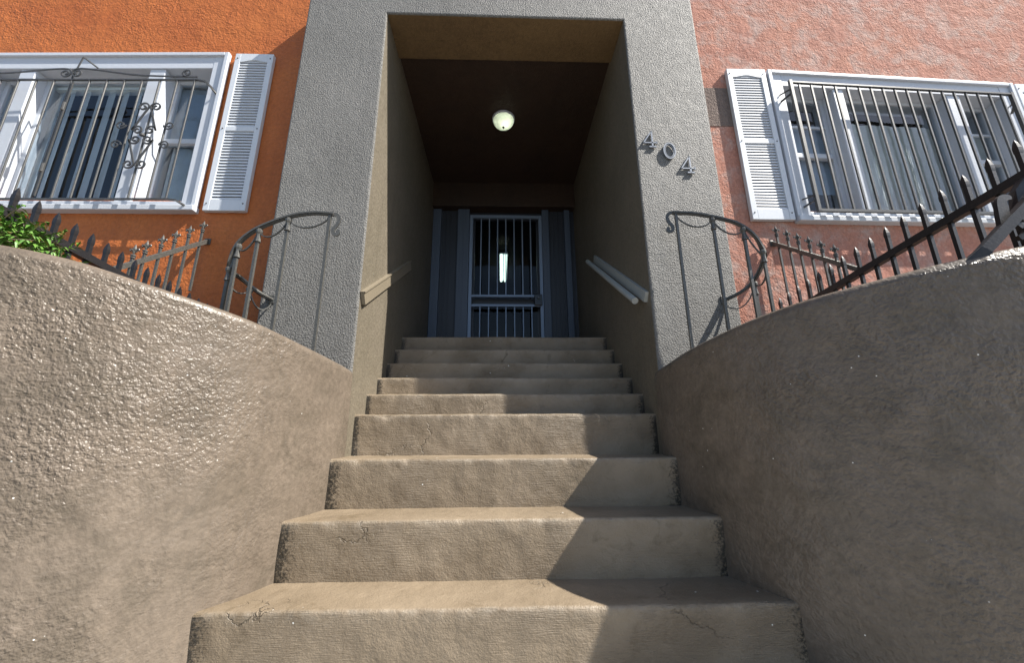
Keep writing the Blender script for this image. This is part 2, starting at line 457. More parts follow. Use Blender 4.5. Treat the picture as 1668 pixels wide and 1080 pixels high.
# split the U into three quads so no concave n-gon is needed
def q4(L_, idx, flip=False):
    f = [L_[i] for i in idx]; return bm.faces.new(f[::-1] if flip else f)
for Lx, fl in ((a, False), (b, True)):
    q4(Lx, (0, 1, 2, 7), fl); q4(Lx, (2, 3, 6, 7), fl); q4(Lx, (3, 4, 5, 6), fl)
side_faces = []
for i in range(8): side_faces.append(bm.faces.new((a[i], b[i], b[(i + 1) % 8], a[(i + 1) % 8])))
for f in (side_faces[1], side_faces[3]): f.material_index = 1
side_faces[2].material_index = 2
es = [e for e in bm.edges if all(abs(v.co.y - YP) < 1e-5 for v in e.verts) and e not in ()]
es = [e for e in es if any(f in side_faces for f in e.link_faces)]
bmesh.ops.bevel(bm, geom=es, offset=.014, segments=3, profile=.5, affect='EDGES', material=0)
obj('portal', bm, ['grey', 'taupe', 'soffit'], house)

# passage
YB = 4.896
PY0 = YF + .02
bm = BM(); box(bm, XL - .12, XL, PY0, 5.12, -1, 3.6); o = obj('entry_wall', bm, 'taupe', house)
bm = BM(); box(bm, XR, XR + .12, PY0, 5.12, -1, 3.6); o = obj('entry_wall', bm, 'taupe', house)
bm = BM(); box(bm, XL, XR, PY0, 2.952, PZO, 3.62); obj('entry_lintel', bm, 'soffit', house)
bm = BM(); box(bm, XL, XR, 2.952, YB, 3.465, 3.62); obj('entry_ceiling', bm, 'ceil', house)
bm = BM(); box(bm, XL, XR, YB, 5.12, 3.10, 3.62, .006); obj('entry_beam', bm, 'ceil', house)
# door wall: dark panels with blue-grey jamb strips either side of the gate
YD = 5.0; ZL = .927
for px0, px1, gs in ((XL, -.611, (-.78, -.72)), (.667, XR, (.74, .80, .86))):
    bm = BM(); box(bm, px0, px1, YD + .03, YD + .11, ZL - .05, 3.10)
    for x in gs: box(bm, x - .006, x + .006, YD + .018, YD + .032, ZL, 3.09)
    obj('door_surround', bm, 'panel', house)
for x0, x1 in ((-.955, -.84), (-.611, -.445), (.571, .667), (.885, .965)):
    bm = BM(); box(bm, x0, x1, YD - .03, YD + .045, ZL - .02, 3.095, .006)
    box(bm, x0 + (x1 - x0) * .5 - .006, x0 + (x1 - x0) * .5 + .006, YD - .036, YD - .02, ZL - .02, 3.09)
    obj('door_jamb', bm, 'jamb', house)
# corridor behind the glass door
bm = BM()
box(bm, -.75, -.70, 5.13, 9.5, ZL - .1, 3.2); box(bm, .76, .81, 5.13, 9.5, ZL - .1, 3.2)
box(bm, -.75, .81, 5.13, 9.5, 3.15, 3.25); box(bm, -.75, .81, 5.02, 9.5, ZL - .15, ZL - .02); box(bm, -.75, .81, 9.5, 9.6, ZL - .1, 3.2)
obj('corridor', bm, 'dark', house)
bm = BM(); box(bm, -.445, .571, YD + .09, YD + .10, ZL, 3.10); o = obj('entry_door', bm, 'doorglass', house)
bm = BM()
for x0, x1, z0, z1 in ((-.445, -.37, ZL, 3.1), (.496, .571, ZL, 3.1), (-.37, .496, ZL, ZL + .16), (-.37, .496, 2.98, 3.1), (-.37, .496, 1.70, 1.79)):
    box(bm, x0, x1, YD + .075, YD + .12, z0, z1)
obj('door_frame', bm, 'panel', o)

# ------------------------------------------------------------------ windows
def shear(W):
    def f(bm):
        for v_ in bm.verts: v_.co.z += (v_.co.x - (W['x1'] if W is LW else W['x0'])) * W['sh'] * ((v_.co.z - W['z0']) / (W['z1'] - W['z0']) * .8 + .2)
        return bm
    return f
def build_window(W, mulls, sash_lites, label, centre):
    sf = shear(W); x0, x1, z0, z1 = W['x0'], W['x1'], W['z0'], W['z1']
    c = .105; yc = YF - .028
    bm = BM()
    box(bm, x0, x0 + c, yc, YF + .24, z0, z1, .004); box(bm, x1 - c, x1, yc, YF + .24, z0, z1, .004)
    box(bm, x0 + c, x1 - c, yc + .002, YF + .24, z1 - c - .03, z1 - .002, .004); box(bm, x0 + c, x1 - c, yc + .002, YF + .24, z0 + .002, z0 + .05, .004)
    # raised back-band around the casing
    for q in ((x0 - .018, x0 + .016, z0, z1 + .018), (x1 - .016, x1 + .018, z0, z1 + .018)): box(bm, q[0], q[1], yc - .018, yc + .02, q[2], q[3], .005)
    box(bm, x0 + .016, x1 - .016, yc - .018, yc + .02, z1 - .016, z1 + .018, .005)
    for m0, m1 in mulls:
        box(bm, m0, m1, yc + .012, YF + .22, z0 + .05, z1 - c - .03, .004)
    win = obj('window', sf(bm), 'white', house); win['label'] = label
    bm = BM(); box(bm, x0 - .02, x1 + .02, YF - .062, YF + .01, z0 - .045, z0, .006); obj('sill', sf(bm), 'white', win)
    edges = [x0 + c] + [e for m in mulls for e in m] + [x1 - c]
    za, zb = z0 + .05, z1 - c - .03
    for k in range(3):
        a, b_ = edges[2 * k], edges[2 * k + 1]
        ys = YF + (.095 if k != 1 else .075)
        s = .035
        bm = BM()
        box(bm, a, a + s, ys, ys + .04, za, zb, .003); box(bm, b_ - s, b_, ys, ys + .04, za, zb, .003)
        box(bm, a + s, b_ - s, ys + .001, ys + .039, za, za + s + .01, .003); box(bm, a + s, b_ - s, ys + .001, ys + .039, zb - s, zb, .003)
        if k != 1:
            zm = za + (zb - za) * .5
            box(bm, a + s, b_ - s, ys - .012, ys + .038, zm - .022, zm + .022, .003)
            if sash_lites:
                zq = za + (zb - za) * .75
                box(bm, a + s, b_ - s, ys + .006, ys + .032, zq - .010, zq + .010)
        obj('sash', sf(bm), 'white', win)
        bm = BM(); box(bm, a + s, b_ - s, ys + .017, ys + .022, za + s, zb - s); obj('glass', sf(bm), 'glass', win)
    # dark room behind
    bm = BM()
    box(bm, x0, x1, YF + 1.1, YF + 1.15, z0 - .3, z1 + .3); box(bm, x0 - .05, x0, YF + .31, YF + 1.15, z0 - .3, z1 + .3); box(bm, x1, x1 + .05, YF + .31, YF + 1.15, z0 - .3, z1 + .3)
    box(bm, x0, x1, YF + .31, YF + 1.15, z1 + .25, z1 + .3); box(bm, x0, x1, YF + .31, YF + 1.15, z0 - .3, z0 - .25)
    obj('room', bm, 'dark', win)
    return win, edges, za, zb, sf
LM = [(-4.0, -3.88), (-2.955, -2.83)]
winL, eL, zaL, zbL, sfL = build_window(LW, LM, False, 'window with vertical blinds', 'blind')
RM = [(2.905, 2.995), (3.925, 4.04)]
winR, eR, zaR, zbR, sfR = build_window(RW, RM, True, 'window with pale curtains', 'curtain')
# vertical blinds, left window centre light
bm = BM(); x = eL[2] + .05; k = 0
while x < eL[3] - .03:
    an = -.25 + random.uniform(-.2, .2); w = .082; dx, dy = math.cos(an) * w / 2, math.sin(an) * w / 2
    yc = YF + .155
    p = [(x - dx, yc - dy), (x, yc + .006), (x + dx, yc + dy)]
    lo = [bm.verts.new((a_, b_, zaL + .02)) for a_, b_ in p]; hi = [bm.verts.new((a_, b_, zbL - .06)) for a_, b_ in p]
    for j in range(2): bm.faces.new((lo[j], lo[j + 1], hi[j + 1], hi[j]))
    x += .118 if k % 3 else .095; k += 1
bmesh.ops.solidify(bm, geom=list(bm.faces), thickness=.002)
box(bm, eL[2] + .01, eL[3] - .01, YF + .125, YF + .19, zbL - .06, zbL - .02)
obj('blind', sfL(bm), 'blind', winL)
def cloth(a, b_, z0, z1, y, amp, wl, name, mat, win, sf):
    bm = BM(); n = 60; rows = []
    for i in range(n + 1):
        x = a + (b_ - a) * i / n
        dy = amp * math.sin(x / wl * 2 * PI) + amp * .6 * math.sin(x / wl * 3.7 + 1)
        rows.append((bm.verts.new((x, y + dy, z0)), bm.verts.new((x, y + dy, z1))))
    for p, q in zip(rows, rows[1:]): bm.faces.new((p[0], q[0], q[1], p[1]))
    bmesh.ops.solidify(bm, geom=list(bm.faces), thickness=.002)
    return obj(name, sf(bm), mat, win, smooth=True)
zmL = (zaL + zbL) / 2
cloth(eL[4] + .07, eL[5] - .02, zaL, zmL, YF + .145, .004, .12, 'curtain', 'curtain', winL, sfL)
cloth(eL[4] + .02, eL[5] - .02, zmL + .02, zbL - .05, YF + .142, .001, .3, 'roller_shade', 'shade', winL, sfL)
cloth(eL[0] + .02, eL[1] - .02, zmL + .02, zbL - .05, YF + .142, .001, .3, 'roller_shade', 'shade', winL, sfL)
cloth(eR[2] + .02, eR[3] - .02, zaR, zbR - .22, YF + .14, .005, .16, 'curtain', 'curtain', winR, sfR)
zmR = (zaR + zbR) / 2
cloth(eR[0] + .02, eR[1] - .03, zaR + .28, zbR - .25, YF + .15, .004, .17, 'curtain', 'shade', winR, sfR)
cloth(eR[4] + .02, eR[5] - .06, zaR + .02, zbR - .25, YF + .15, .004, .17, 'curtain', 'curtain', winR, sfR)

# shutters
def shutter(x0, x1, z0, z1, sf, nl=25):
    y0, y1 = YF - .040, YF - .004; st = .045
    zt = z1 - .075; zb = z0 + .095; zm = (z0 + z1) / 2 - .01
    bm = BM()
    box(bm, x0, x0 + st, y0, y1, z0, z1, .003); box(bm, x1 - st, x1, y0, y1, z0, z1, .003)
    box(bm, x0 + st, x1 - st, y0 + .001, y1, z0, zb, .003); box(bm, x0 + st, x1 - st, y0 + .001, y1, zm - .022, zm + .022, .003)
    # arched top rail
    n = 16; up = []; lo = []
    for i in range(n + 1):
        x = x0 + st + (x1 - x0 - 2 * st) * i / n
        t = i / n; dip = .022 * (1 - math.cos(2 * PI * t)) / 2
        z = zt + dip - .012
        up.append((x, z))
    for yy in (y0 + .001, y1):
        lo.append([bm.verts.new((x, yy, z)) for x, z in up] + [bm.verts.new((x1 - st, yy, z1)), bm.verts.new((x0 + st, yy, z1))])
    bm.faces.new(lo[0]); bm.faces.new(lo[1][::-1]); m = len(lo[0])
    for i in range(m): bm.faces.new((lo[0][i], lo[1][i], lo[1][(i + 1) % m], lo[0][(i + 1) % m]))
    s = obj('shutter', sf(bm), 'vinyl', house)
    for a, b_ in ((zb, zm - .022), (zm + .022, zt + .012)):
        bm = BM(); k = int((b_ - a) / .0262)
        for i in range(k):
            zc = a + (b_ - a) * (i + .5) / k; h = .0105
            vs = []
            for x in (x0 + st - .002, x1 - st + .002):
                vs.append([bm.verts.new(p) for p in ((x, y0 + .005, zc - h), (x, y0 + .020, zc - h + .002), (x, y0 + .020, zc + h), (x, y0 + .013, zc + h))])
            A, B = vs
            for j in range(4): bm.faces.new((A[j], A[(j + 1) % 4], B[(j + 1) % 4], B[j]))
            bm.faces.new(A); bm.faces.new(B[::-1])
        obj('louver_panel', sf(bm), 'vinyl', s)
    bm = BM(); box(bm, x0 + st - .004, x1 - st + .004, y0 + .022, y1 - .002, zb - .01, zt + .03); obj('backing', sf(bm), 'black', s)
    for x in (x0 + st / 2, x1 - st / 2):
        for z in (z0 + .06, zm, z1 - .05):
            bm = BM(); r = bmesh.ops.create_uvsphere(bm, u_segments=8, v_segments=6, radius=.006); bmesh.ops.translate(bm, verts=r['verts'], vec=(x, y0, z))
            obj('screw', sf(bm), 'grille', s)
    return s
ident = lambda b: b
shutter(-2.262, -1.945, 1.655, 3.16, ident)
shutter(1.972, 2.315, 1.625, 3.105, ident)
shutter(4.56, 4.90, 1.53, 3.0, ident)

# ------------------------------------------------------------------ window grilles
YG = YF - .10
rp = round_prof(.0068, 8)
gl_ = thing('window_grille', (-3.45, YG, 1.70), 'ornate wrought iron grille with scrolls over the window with vertical blinds', 'window grille')
bm = BM(); xs = [-2.492 - .1375 * k for k in range(14)]
zt = lambda x: 2.808 + (x + 2.492) * .023
for k, x in enumerate(xs):
    sweep(bm, [(x, YG, 1.705), (x, YG, zt(x))], rp)
obj('bars', bm, 'grille', gl_)
bm = BM()
sweep(bm, [(-4.45, YG, zt(-4.45)), (-3.4, YG, zt(-3.4)), (-2.47, YG, zt(-2.47)), (-2.41, YG, 2.795), (-2.365, YG + .01, 2.755), (-2.352, YG + .05, 2.735), (-2.352, YF - .025, 2.735)], rect_prof(.014, .012))
obj('top_rail', bm, 'grille', gl_)
bm = BM()
sweep(bm, [(-4.45, YG, 1.69), (-3.4, YG, 1.697), (-2.49, YG, 1.708), (-2.42, YG, 1.70), (-2.385, YG + .02, 1.682), (-2.375, YF - .025, 1.682)], rect_prof(.014, .012))
obj('bottom_rail', bm, 'grille', gl_)
bm = BM(); fb = rect_prof(.012, .006)
right = catmull([(-2.47, YG - .008, 2.83), (-2.80, YG - .008, 2.832), (-3.0, YG - .008, 2.842), (-3.28, YG - .008, 2.882), (-3.40, YG - .008, 2.893)], 8)
rightsp = spiral((-3.425, YG - .008, 2.848), .045, .012, PI / 2 - .1, 1.5)
for sgn in (1, -1):
    f = (lambda p: p) if sgn > 0 else (lambda p: Vector((-6.94 - p.x, p.y, p.z - .006)))
    sweep(bm, [f(p) for p in right + rightsp[1:]], fb, up=Vector((0, 1, 0)))
sweep(bm, spiral((-2.56, YG - .008, 2.866), .040, .010, -PI / 2, -1.4), fb, up=Vector((0, 1, 0)))
obj('crest_scroll', bm, 'grille', gl_)
bm = BM(); ox, oz = -2.778, 2.262; yo = YG - .01
def scroll(bm, c1_, c2_, r, s1, s2):
    """C-scroll: two spirals joined by a straight run"""
    a = spiral((c1_[0], yo, c1_[1]), r, .008, s1[0], s1[1]); b_ = spiral((c2_[0], yo, c2_[1]), r, .008, s2[0], s2[1])
    sweep(bm, a[::-1] + b_, rect_prof(.012, .008), up=Vector((0, 1, 0)))
for sx in (-1, 1):
    for sz in (-1, 1):
        # outer heart: small curl at the tip down to the big curl near the centre
        c1_ = (ox + sx * .048, oz + sz * .262); c2_ = (ox + sx * .048, oz + sz * .043)
        a0 = PI if sx > 0 else 0
        scroll(bm, c1_, c2_, .042, (a0, -1.3 * sx * sz), (0 if sx > 0 else PI, -1.4 * sx * sz * -1))
        c3_ = (ox + sx * .182, oz + sz * .092)
        sweep(bm, spiral((c3_[0], yo, c3_[1]), .040, .008, PI if sx > 0 else 0, 1.4 * sx * sz), rect_prof(.010, .006), up=Vector((0, 1, 0)))
lathe(bm, [(.004, -.01), (.018, -.008), (.018, .008), (.004, .01)], (ox, yo, oz), 12)
obj('scroll_rosette', bm, 'grille', gl_)
bm = BM()
sweep(bm, [(-3.462, YG, 2.80), (-3.44, YG + .01, 3.03)], rect_prof(.010, .006), up=Vector((0, 1, 0))); sweep(bm, [(-3.44, YG + .01, 3.03), (-3.37, YF - .03, 2.985)], rect_prof(.012, .008))
obj('stay', bm, 'grille', gl_)
for z in (2.42, 1.86):
    bm = BM(); lathe(bm, [(.006, -.04), (.013, -.035), (.013, .035), (.006, .04)], (xs[7] + .012, YG - .008, z + .1), 10)
    obj('hinge', bm, 'grille', gl_)
sweepx = [(xs[7] + .02, YG - .006, 1.72), (xs[7] + .02, YG - .006, 2.76)]
bm = BM(); sweep(bm, sweepx, rect_prof(.010, .010)); obj('hinge_bar', bm, 'grille', gl_)

gr_ = thing('window_grille', (3.4, YG, 1.67), 'plain straight-barred iron grille over the window with pale curtains', 'window grille')
def zR(x, t): # grille follows the window's own lean
    base = 1.672 + (2.926 - 1.672) * t
    return base + (x - RW['x0']) * RW['sh'] * (.2 + .8 * t)
bm = BM(); x = 2.535
while x < 4.40:
    sweep(bm, [(x, YG, zR(x, .01)), (x, YG, zR(x, .975))], rect_prof(.013, .013)); x += .1035
obj('bars', bm, 'grille', gr_)
bm = BM()
def ln(t, xa=2.45, xb=4.40, n=2): return [(xa + (xb - xa) * i / n, YG, zR(xa + (xb - xa) * i / n, t)) for i in range(n + 1)]
sweep(bm, ln(.985), rect_prof(.022, .014)); sweep(bm, ln(0), rect_prof(.022, .022))
for x in (2.462, 4.388): sweep(bm, [(x, YG, zR(x, 0)), (x, YG, zR(x, 1.0))], rect_prof(.024, .024))
obj('grille_frame', bm, 'grille', gr_)
bm = BM()
for x, dx in ((2.462, -.055), (4.388, .055)):
    for t in (.08, .90):
        bm = BM(); sweep(bm, [(x, YG, zR(x, t)), (x + dx, YF - .03, zR(x, t) - .03)], rect_prof(.016, .010))
        sweep(bm, [(x + dx * .3, YG, zR(x, t) + .03), (x + dx, YF - .03, zR(x, t) + .04)], rect_prof(.010, .008))
        obj('stay', bm, 'grille', gr_)

# ------------------------------------------------------------------ curved stair-top railings
def railing(side, label):
    if side > 0:
        pts = [(1.216, 2.472, 1.528), (1.353, 2.428, 1.493), (1.471, 2.393, 1.446), (1.593, 2.354, 1.378), (1.678, 2.328, 1.275), (1.72, 2.327, 1.14), (1.71, 2.37, 1.05), (1.675, 2.43, .975), (1.615, 2.48, .925), (1.537, 2.545, .893)]
        pk = [.02, .235, .42, .60, .80]
    else:
        pts = [(-1.08, 2.30, 1.385), (-1.21, 2.29, 1.385), (-1.357, 2.285, 1.353), (-1.532, 2.28, 1.265), (-1.63, 2.28, 1.167), (-1.661, 2.285, 1.065), (-1.672, 2.31, .996), (-1.647, 2.39, .968), (-1.582, 2.46, .91), (-1.535, 2.545, .885)]
        pk = [.02, .25, .42, .56, .70, .86]
    C = catmull(pts, 12)
    # arc length table
    d = [0]
    for a, b in zip(C, C[1:]): d.append(d[-1] + (b - a).length)
    def at(t):
        s = t * d[-1]
        for i in range(len(d) - 1):
            if d[i + 1] >= s: return C[i].lerp(C[i + 1], (s - d[i]) / max(1e-9, d[i + 1] - d[i]))
        return C[-1]
    root = thing('stair_railing', (pts[0][0], pts[0][1], .30), label, 'railing', 'curved iron railings beside the portal')
    bm = BM(); sweep(bm, C, rect_prof(.034, .011)); 
    sweep(bm, [p - Vector((0, 0, .009)) for p in C], rect_prof(.020, .008))
    obj('top_rail', bm, 'rail', root)
    for k, t in enumerate(pk):
        p = at(t); zb = .28
        bm = BM(); sweep(bm, [(p.x, p.y, zb), (p.x, p.y, p.z - .01)], rect_prof(.017, .017)); po = obj('post', bm, 'rail', root)
        if k > 0:
            bm = BM()      # flared leaf collar under the rail
            lathe(bm, [(.010, -.105), (.019, -.10), (.016, -.085), (.0125, -.06), (.014, -.048), (.020, -.035), (.021, -.022), (.016, -.012)], (p.x, p.y, p.z), 8)
            obj('collar', bm, 'rail', po)
    seq = pk + [1.0]
    for t0, t1 in zip(seq, seq[1:]):
        if t1 - t0 < .08: continue
        bm = BM(); n = 14; P = []
        for i in range(n + 1):
            u = i / n; p = at(t0 + (t1 - t0) * u)
            P.append(p - Vector((0, 0, .018 + .085 * (1 - (2 * u - 1) ** 2) ** .75)))
        sweep(bm, P, rect_prof(.012, .006)); obj('swag', bm, 'rail', root)
    # scroll where the rail ends over the steps
    a = Vector(pts[0]); t = (a - C[3]); t.z = 0; t.normalize()
    prof = [(0, 0), (.018, -.004), (.034, -.022), (.036, -.05), (.026, -.078), (.012, -.10), (.006, -.122), (.012, -.140), (.028, -.146), (.040, -.136), (.040, -.122), (.030, -.117)]
    P = catmull([a + t * u + Vector((0, 0, w)) for u, w in prof], 5)
    bm = BM(); sweep(bm, P, rect_prof(.022, .010), up=Vector((-t.y, t.x, 0)))
    obj('end_scroll', bm, 'rail', root)
    bm = BM(); e = Vector(pts[-1]); box(bm, e.x - .02, e.x + .02, YP - .008, YP + .002, e.z - .03, e.z + .03, .003)
    obj('wall_plate', bm, 'rail', root)
railing(-1, 'curved bronze painted iron railing on the sunlit wall, on the side of the orange facade')
railing(1, 'curved bronze painted iron railing on the shaded wall, below the house number')

# ------------------------------------------------------------------ fences
def spear_picket(zb, zt, w=.0165):
    bm = BM(); h = .062
    sweep(bm, [(0, 0, zb), (0, 0, zt - h)], rect_prof(w, w))
    rings = []
    for k, z in ((.95, -h), (1.0, -h * .86), (.98, -h * .62), (.60, -h * .28), (.06, 0)):
        rings.append([bm.verts.new((a * k * 1.15, b * k * 1.15, zt + z)) for a, b in rect_prof(w, w)])
    for a, b in zip(rings, rings[1:]):
        for i in range(4): bm.faces.new((a[i], a[(i + 1) % 4], b[(i + 1) % 4], b[i]))
    bm.faces.new(rings[0][::-1]); bm.faces.new(rings[-1])
    return bm
def spear_fence(X, y0, y1, step, zr, slope, gap, label):
    f = thing('spear_fence', (X, y0, .30), label, 'fence', 'spear topped fences above the walls')
    zz = lambda y: zr + slope * (y - y0)
    bm = BM(); sweep(bm, [(X, y0 - .03, zz(y0 - .03)), (X, y1, zz(y1))], rect_prof(.032, .036)); obj('rail', bm, 'iron', f)
    bm = BM(); sweep(bm, [(X, y0 - .03, zz(y0 - .03) - .42), (X, y1, zz(y1) - .42)], rect_prof(.030, .030)); obj('rail', bm, 'iron', f)
    first = None; y = y0
    while y < y1 - .02:
        if first is None:
            bm = spear_picket(0, zz(y0) + gap - .30)
            me = obj('picket', bm, 'iron'); me.parent = f; me.location = (0, 0, 0); first = me
        else:
            c = first.copy(); COL.objects.link(c); c.parent = f; c.location = (0, y - y0, zz(y) - zz(y0))
        y += step
    return f
spear_fence(-2.05, 1.441, 2.73, .082, .905, -.11, .132, 'black spear fence rising out of the green ferns in front of the orange wall')
fr = spear_fence(2.05, 1.278, 2.73, .0945, .974, -.115, .158, 'black spear fence before the pale curtained window, with a scrolled end brace')
# heavy brace with a leaf scroll at the street end of the right fence
bm = BM()
sweep(bm, [(1.70, 1.345, .56), (1.80, 1.30, .655), (1.88, 1.285, .735), (1.97, 1.27, .82), (2.055, 1.262, .90)], rect_prof(.036, .036))
obj('brace', bm, 'iron', fr)
bm = BM(); sweep(bm, [(1.995, 1.30, .60), (1.995, 1.30, .825), (2.005, 1.295, .90), (2.05, 1.285, .96)], rect_prof(.034, .03)); obj('end_post', bm, 'iron', fr)
bm = BM()
P = catmull([(1.90, 1.29, .745), (1.90, 1.285, .80), (1.905, 1.282, .85), (1.925, 1.28, .868), (1.95, 1.278, .868)], 5)
sweep(bm, P, rect_prof(.045, .016), up=Vector((0, 1, 0)), taper=[1 - .7 * (i / (len(P) - 1)) ** 2 for i in range(len(P))])
P = catmull([(1.93, 1.285, .70), (1.955, 1.28, .715), (1.965, 1.28, .74), (1.95, 1.28, .752), (1.937, 1.28, .742)], 5)
sweep(bm, P, rect_prof(.02, .014), up=Vector((0, 1, 0)))
obj('leaf_scroll', bm, 'iron', fr)

def fleur_picket(zb, zt):
    bm = BM(); sweep(bm, [(0, 0, zb), (0, 0, zt - .07)], rect_prof(.013, .013))
    lathe(bm, [(.008, -.092), (.013, -.090), (.013, -.083), (.008, -.081)], (0, 0, zt), 8)
    lathe(bm, [(.008, -.078), (.013, -.076), (.013, -.068), (.008, -.066)], (0, 0, zt), 8)
    lathe(bm, [(.004, -.066), (.007, -.055), (.006, -.045), (.010, -.034), (.0095, -.026), (.004, -.010), (.0012, 0)], (0, 0, zt), 8)
    for a in (0, PI):
        ca, sa = math.cos(a), math.sin(a)
        P = [(0.003, -.056), (.010, -.045), (.018, -.034), (.024, -.030), (.026, -.037), (.022, -.044)]
        sweep(bm, catmull([(u * ca, u * sa, zt + w) for u, w in P], 4), round_prof(.0042, 6), up=Vector((0, 1, 0)))
    for a in (PI / 2, -PI / 2):
        P = [(0.003, -.056), (.009, -.046), (.014, -.038), (.016, -.044)]
        sweep(bm, catmull([(0, u * math.sin(a), zt + w) for u, w in P], 4), round_prof(.0042, 6), up=Vector((1, 0, 0)))
    return bm
def fleur_fence(X, ys, ztip0, ztip1, r0, r1, label):
    """raking finial fence running out from the facade towards the street"""
    f = thing('finial_fence', (X, ys[0], .30), label, 'fence', 'raking finial fences against the facade')
    bm = BM(); sweep(bm, [Vector((X, *r0)), Vector((X, *r1))], rect_prof(.024, .026)); obj('rail', bm, 'rail', f)
    bm = BM(); box(bm, X - .022, X + .022, YF - .008, YF + .004, r0[1] - .03, r0[1] + .02, .003); obj('wall_plate', bm, 'rail', f)
    first = None
    for y in ys:
        t = (ys[0] - y) / (ys[0] - ys[-1]); zt = ztip0 + (ztip1 - ztip0) * t
        if first is None:
            first = obj('picket', fleur_picket(-.55, 0), 'rail'); c = first
        else:
            c = first.copy(); COL.objects.link(c)
        c.parent = f; c.location = (0, y - ys[0], zt - .30)
fleur_fence(2.12, [2.695, 2.595, 2.506, 2.419, 2.33, 2.24], 1.558, 1.17, (2.75, 1.44), (2.09, .92), 'raking finial topped fence against the glare-paled salmon wall')
fleur_fence(-2.2, [2.683, 2.578, 2.478, 2.389, 2.294, 2.227], 1.547, 1.122, (2.75, 1.418), (2.10, .893), 'raking finial topped fence against the saturated orange wall')

# ------------------------------------------------------------------ fern-like shrub behind the left wall
sh = thing('shrub', (-2.05, 1.50, .30), 'bright green fern-like shrub spilling over the curved wall at the left', 'shrub')
def leaf(bm, p, d, l, w, up, droop):
    d = d.normalized(); s = d.cross(up)
    if s.length < 1e-3: s = d.cross(Vector((1, 0, 0)))
    s.normalize(); n = s.cross(d)
    mid = p + d * l * .5 + n * l * .06; tip = p + d * l - Vector((0, 0, droop * l))
    a = bm.verts.new(p); b = bm.verts.new(mid + s * w / 2 - n * w * .12); c = bm.verts.new(tip); e = bm.verts.new(mid - s * w / 2 - n * w * .12); m = bm.verts.new(mid)
    fs = [bm.faces.new((a, b, m)), bm.faces.new((b, c, m)), bm.faces.new((c, e, m)), bm.faces.new((e, a, m))]
    return fs
lf = BM(); st = BM(); R = random.Random(3)
for k in range(240):
    x = -2.30 + R.random() * .44; t = max(0, (x + 2.04) / .2)
    base = Vector((x, 1.44 + R.random() * .20 , .58 + R.random() * .12))
    topz = .93 - .27 * t ** 1.2
    tip = Vector((x + R.uniform(-.10, .09), base.y - R.uniform(-.08, .12), base.z + (topz - base.z) * R.uniform(.35, 1.0)))
    ctrl = (base + tip) / 2 + Vector((R.uniform(-.04, .04), R.uniform(-.04, .04), .05))
    P = catmull([base, ctrl, tip], 4)
    sweep(st, P, round_prof(.0018, 4))
    for i in range(1, len(P)):
        d0 = (P[i] - P[i - 1]).normalized()
        for sg in (-1, 1):
            d = (d0 * .55 + Vector((R.uniform(-1, 1), R.uniform(-1, .4), R.uniform(-.5, .4)))).normalized()
            fs = leaf(lf, P[i], d, R.uniform(.03, .06), R.uniform(.008, .015), Vector((0, 0, 1)), R.uniform(.1, .5))
            if R.random() < .07:
                for f in fs: f.material_index = 1
obj('foliage', lf, ['leaf', 'leaf2'], sh); obj('stem', st, 'stem', sh)

# ------------------------------------------------------------------ handrails inside the entry
hl = thing('handrail', (XL, 2.60, .85), 'flat board handrail screwed to the sunlit entry wall', 'handrail')
bm = BM()
a = Vector((XL + .015, 2.575, .905)); b = Vector((XL + .015, 3.80, 1.70))
sweep(bm, [a, b], rect_prof(.026, .086)); obj('board', bm, 'handrail', hl)
bm = BM(); d = (b - a).normalized(); n = Vector((0, -d.z, d.y))
sweep(bm, [a + n * .045 + Vector((.004, 0, 0)), b + n * .045 + Vector((.004, 0, 0))], rect_prof(.036, .010)); obj('cap_strip', bm, 'handrail', hl)
hr = thing('handrail', (XR, 2.64, .88), 'round grey handrail on a backing board on the shaded entry wall', 'handrail')
bm = BM(); a = Vector((XR - .012, 2.60, .935)); b = Vector((XR - .012, 3.95, 1.86)); sweep(bm, [a, b], rect_prof(.024, .075)); obj('board', bm, 'greyrail', hr)
bm = BM(); a = Vector((XR - .075, 2.655, .925)); b = Vector((XR - .075, 4.02, 1.86)); sweep(bm, [a, b], round_prof(.024, 14)); obj('round_rail', bm, 'greyrail', hr, smooth=False)
for t in (.12, .5, .88):
    p = a.lerp(b, t); bm = BM(); sweep(bm, [p, p + Vector((.03, 0, -.04)), p + Vector((.062, 0, -.03))], round_prof(.007, 8)); obj('bracket', bm, 'greyrail', hr)

# ------------------------------------------------------------------ security gate
gate = thing('security_gate', (.06, YD, ZL), 'blue-grey barred security gate with a black lock box', 'gate')
gx0, gx1 = -.440, .566
bm = BM()
for q in ((gx0, gx0 + .045, ZL + .012, 3.0), (gx1 - .045, gx1, ZL + .012, 3.0)): box(bm, q[0], q[1], YD - .035, YD + .0, q[2], q[3], .003)
box(bm, gx0 + .045, gx1 - .045, YD - .034, YD - .001, ZL + .012, ZL + .06); box(bm, gx0 + .045, gx1 - .045, YD - .034, YD - .001, 2.955, 3.0)
obj('gate_frame', bm, 'steel', gate)
for z in (1.795, 1.662):
    bm = BM(); box(bm, gx0 + .045, gx1 - .045, YD - .033, YD - .002, z - .016, z + .016, .002); obj('cross_rail', bm, 'steel', gate)
first = None
for k in range(7):
    x = gx0 + .045 + (gx1 - gx0 - .09) * (k + 1) / 8
    if first is None:
        bm = BM(); box(bm, x - .007, x + .007, YD - .026, YD - .012, ZL + .06, 1.646); box(bm, x - .007, x + .007, YD - .026, YD - .012, 1.811, 2.955)
        first = obj('bar', bm, 'steel', gate); x00 = x
    else:
        c = first.copy(); COL.objects.link(c); c.parent = gate; c.location = first.location + Vector((x - x00, 0, 0))
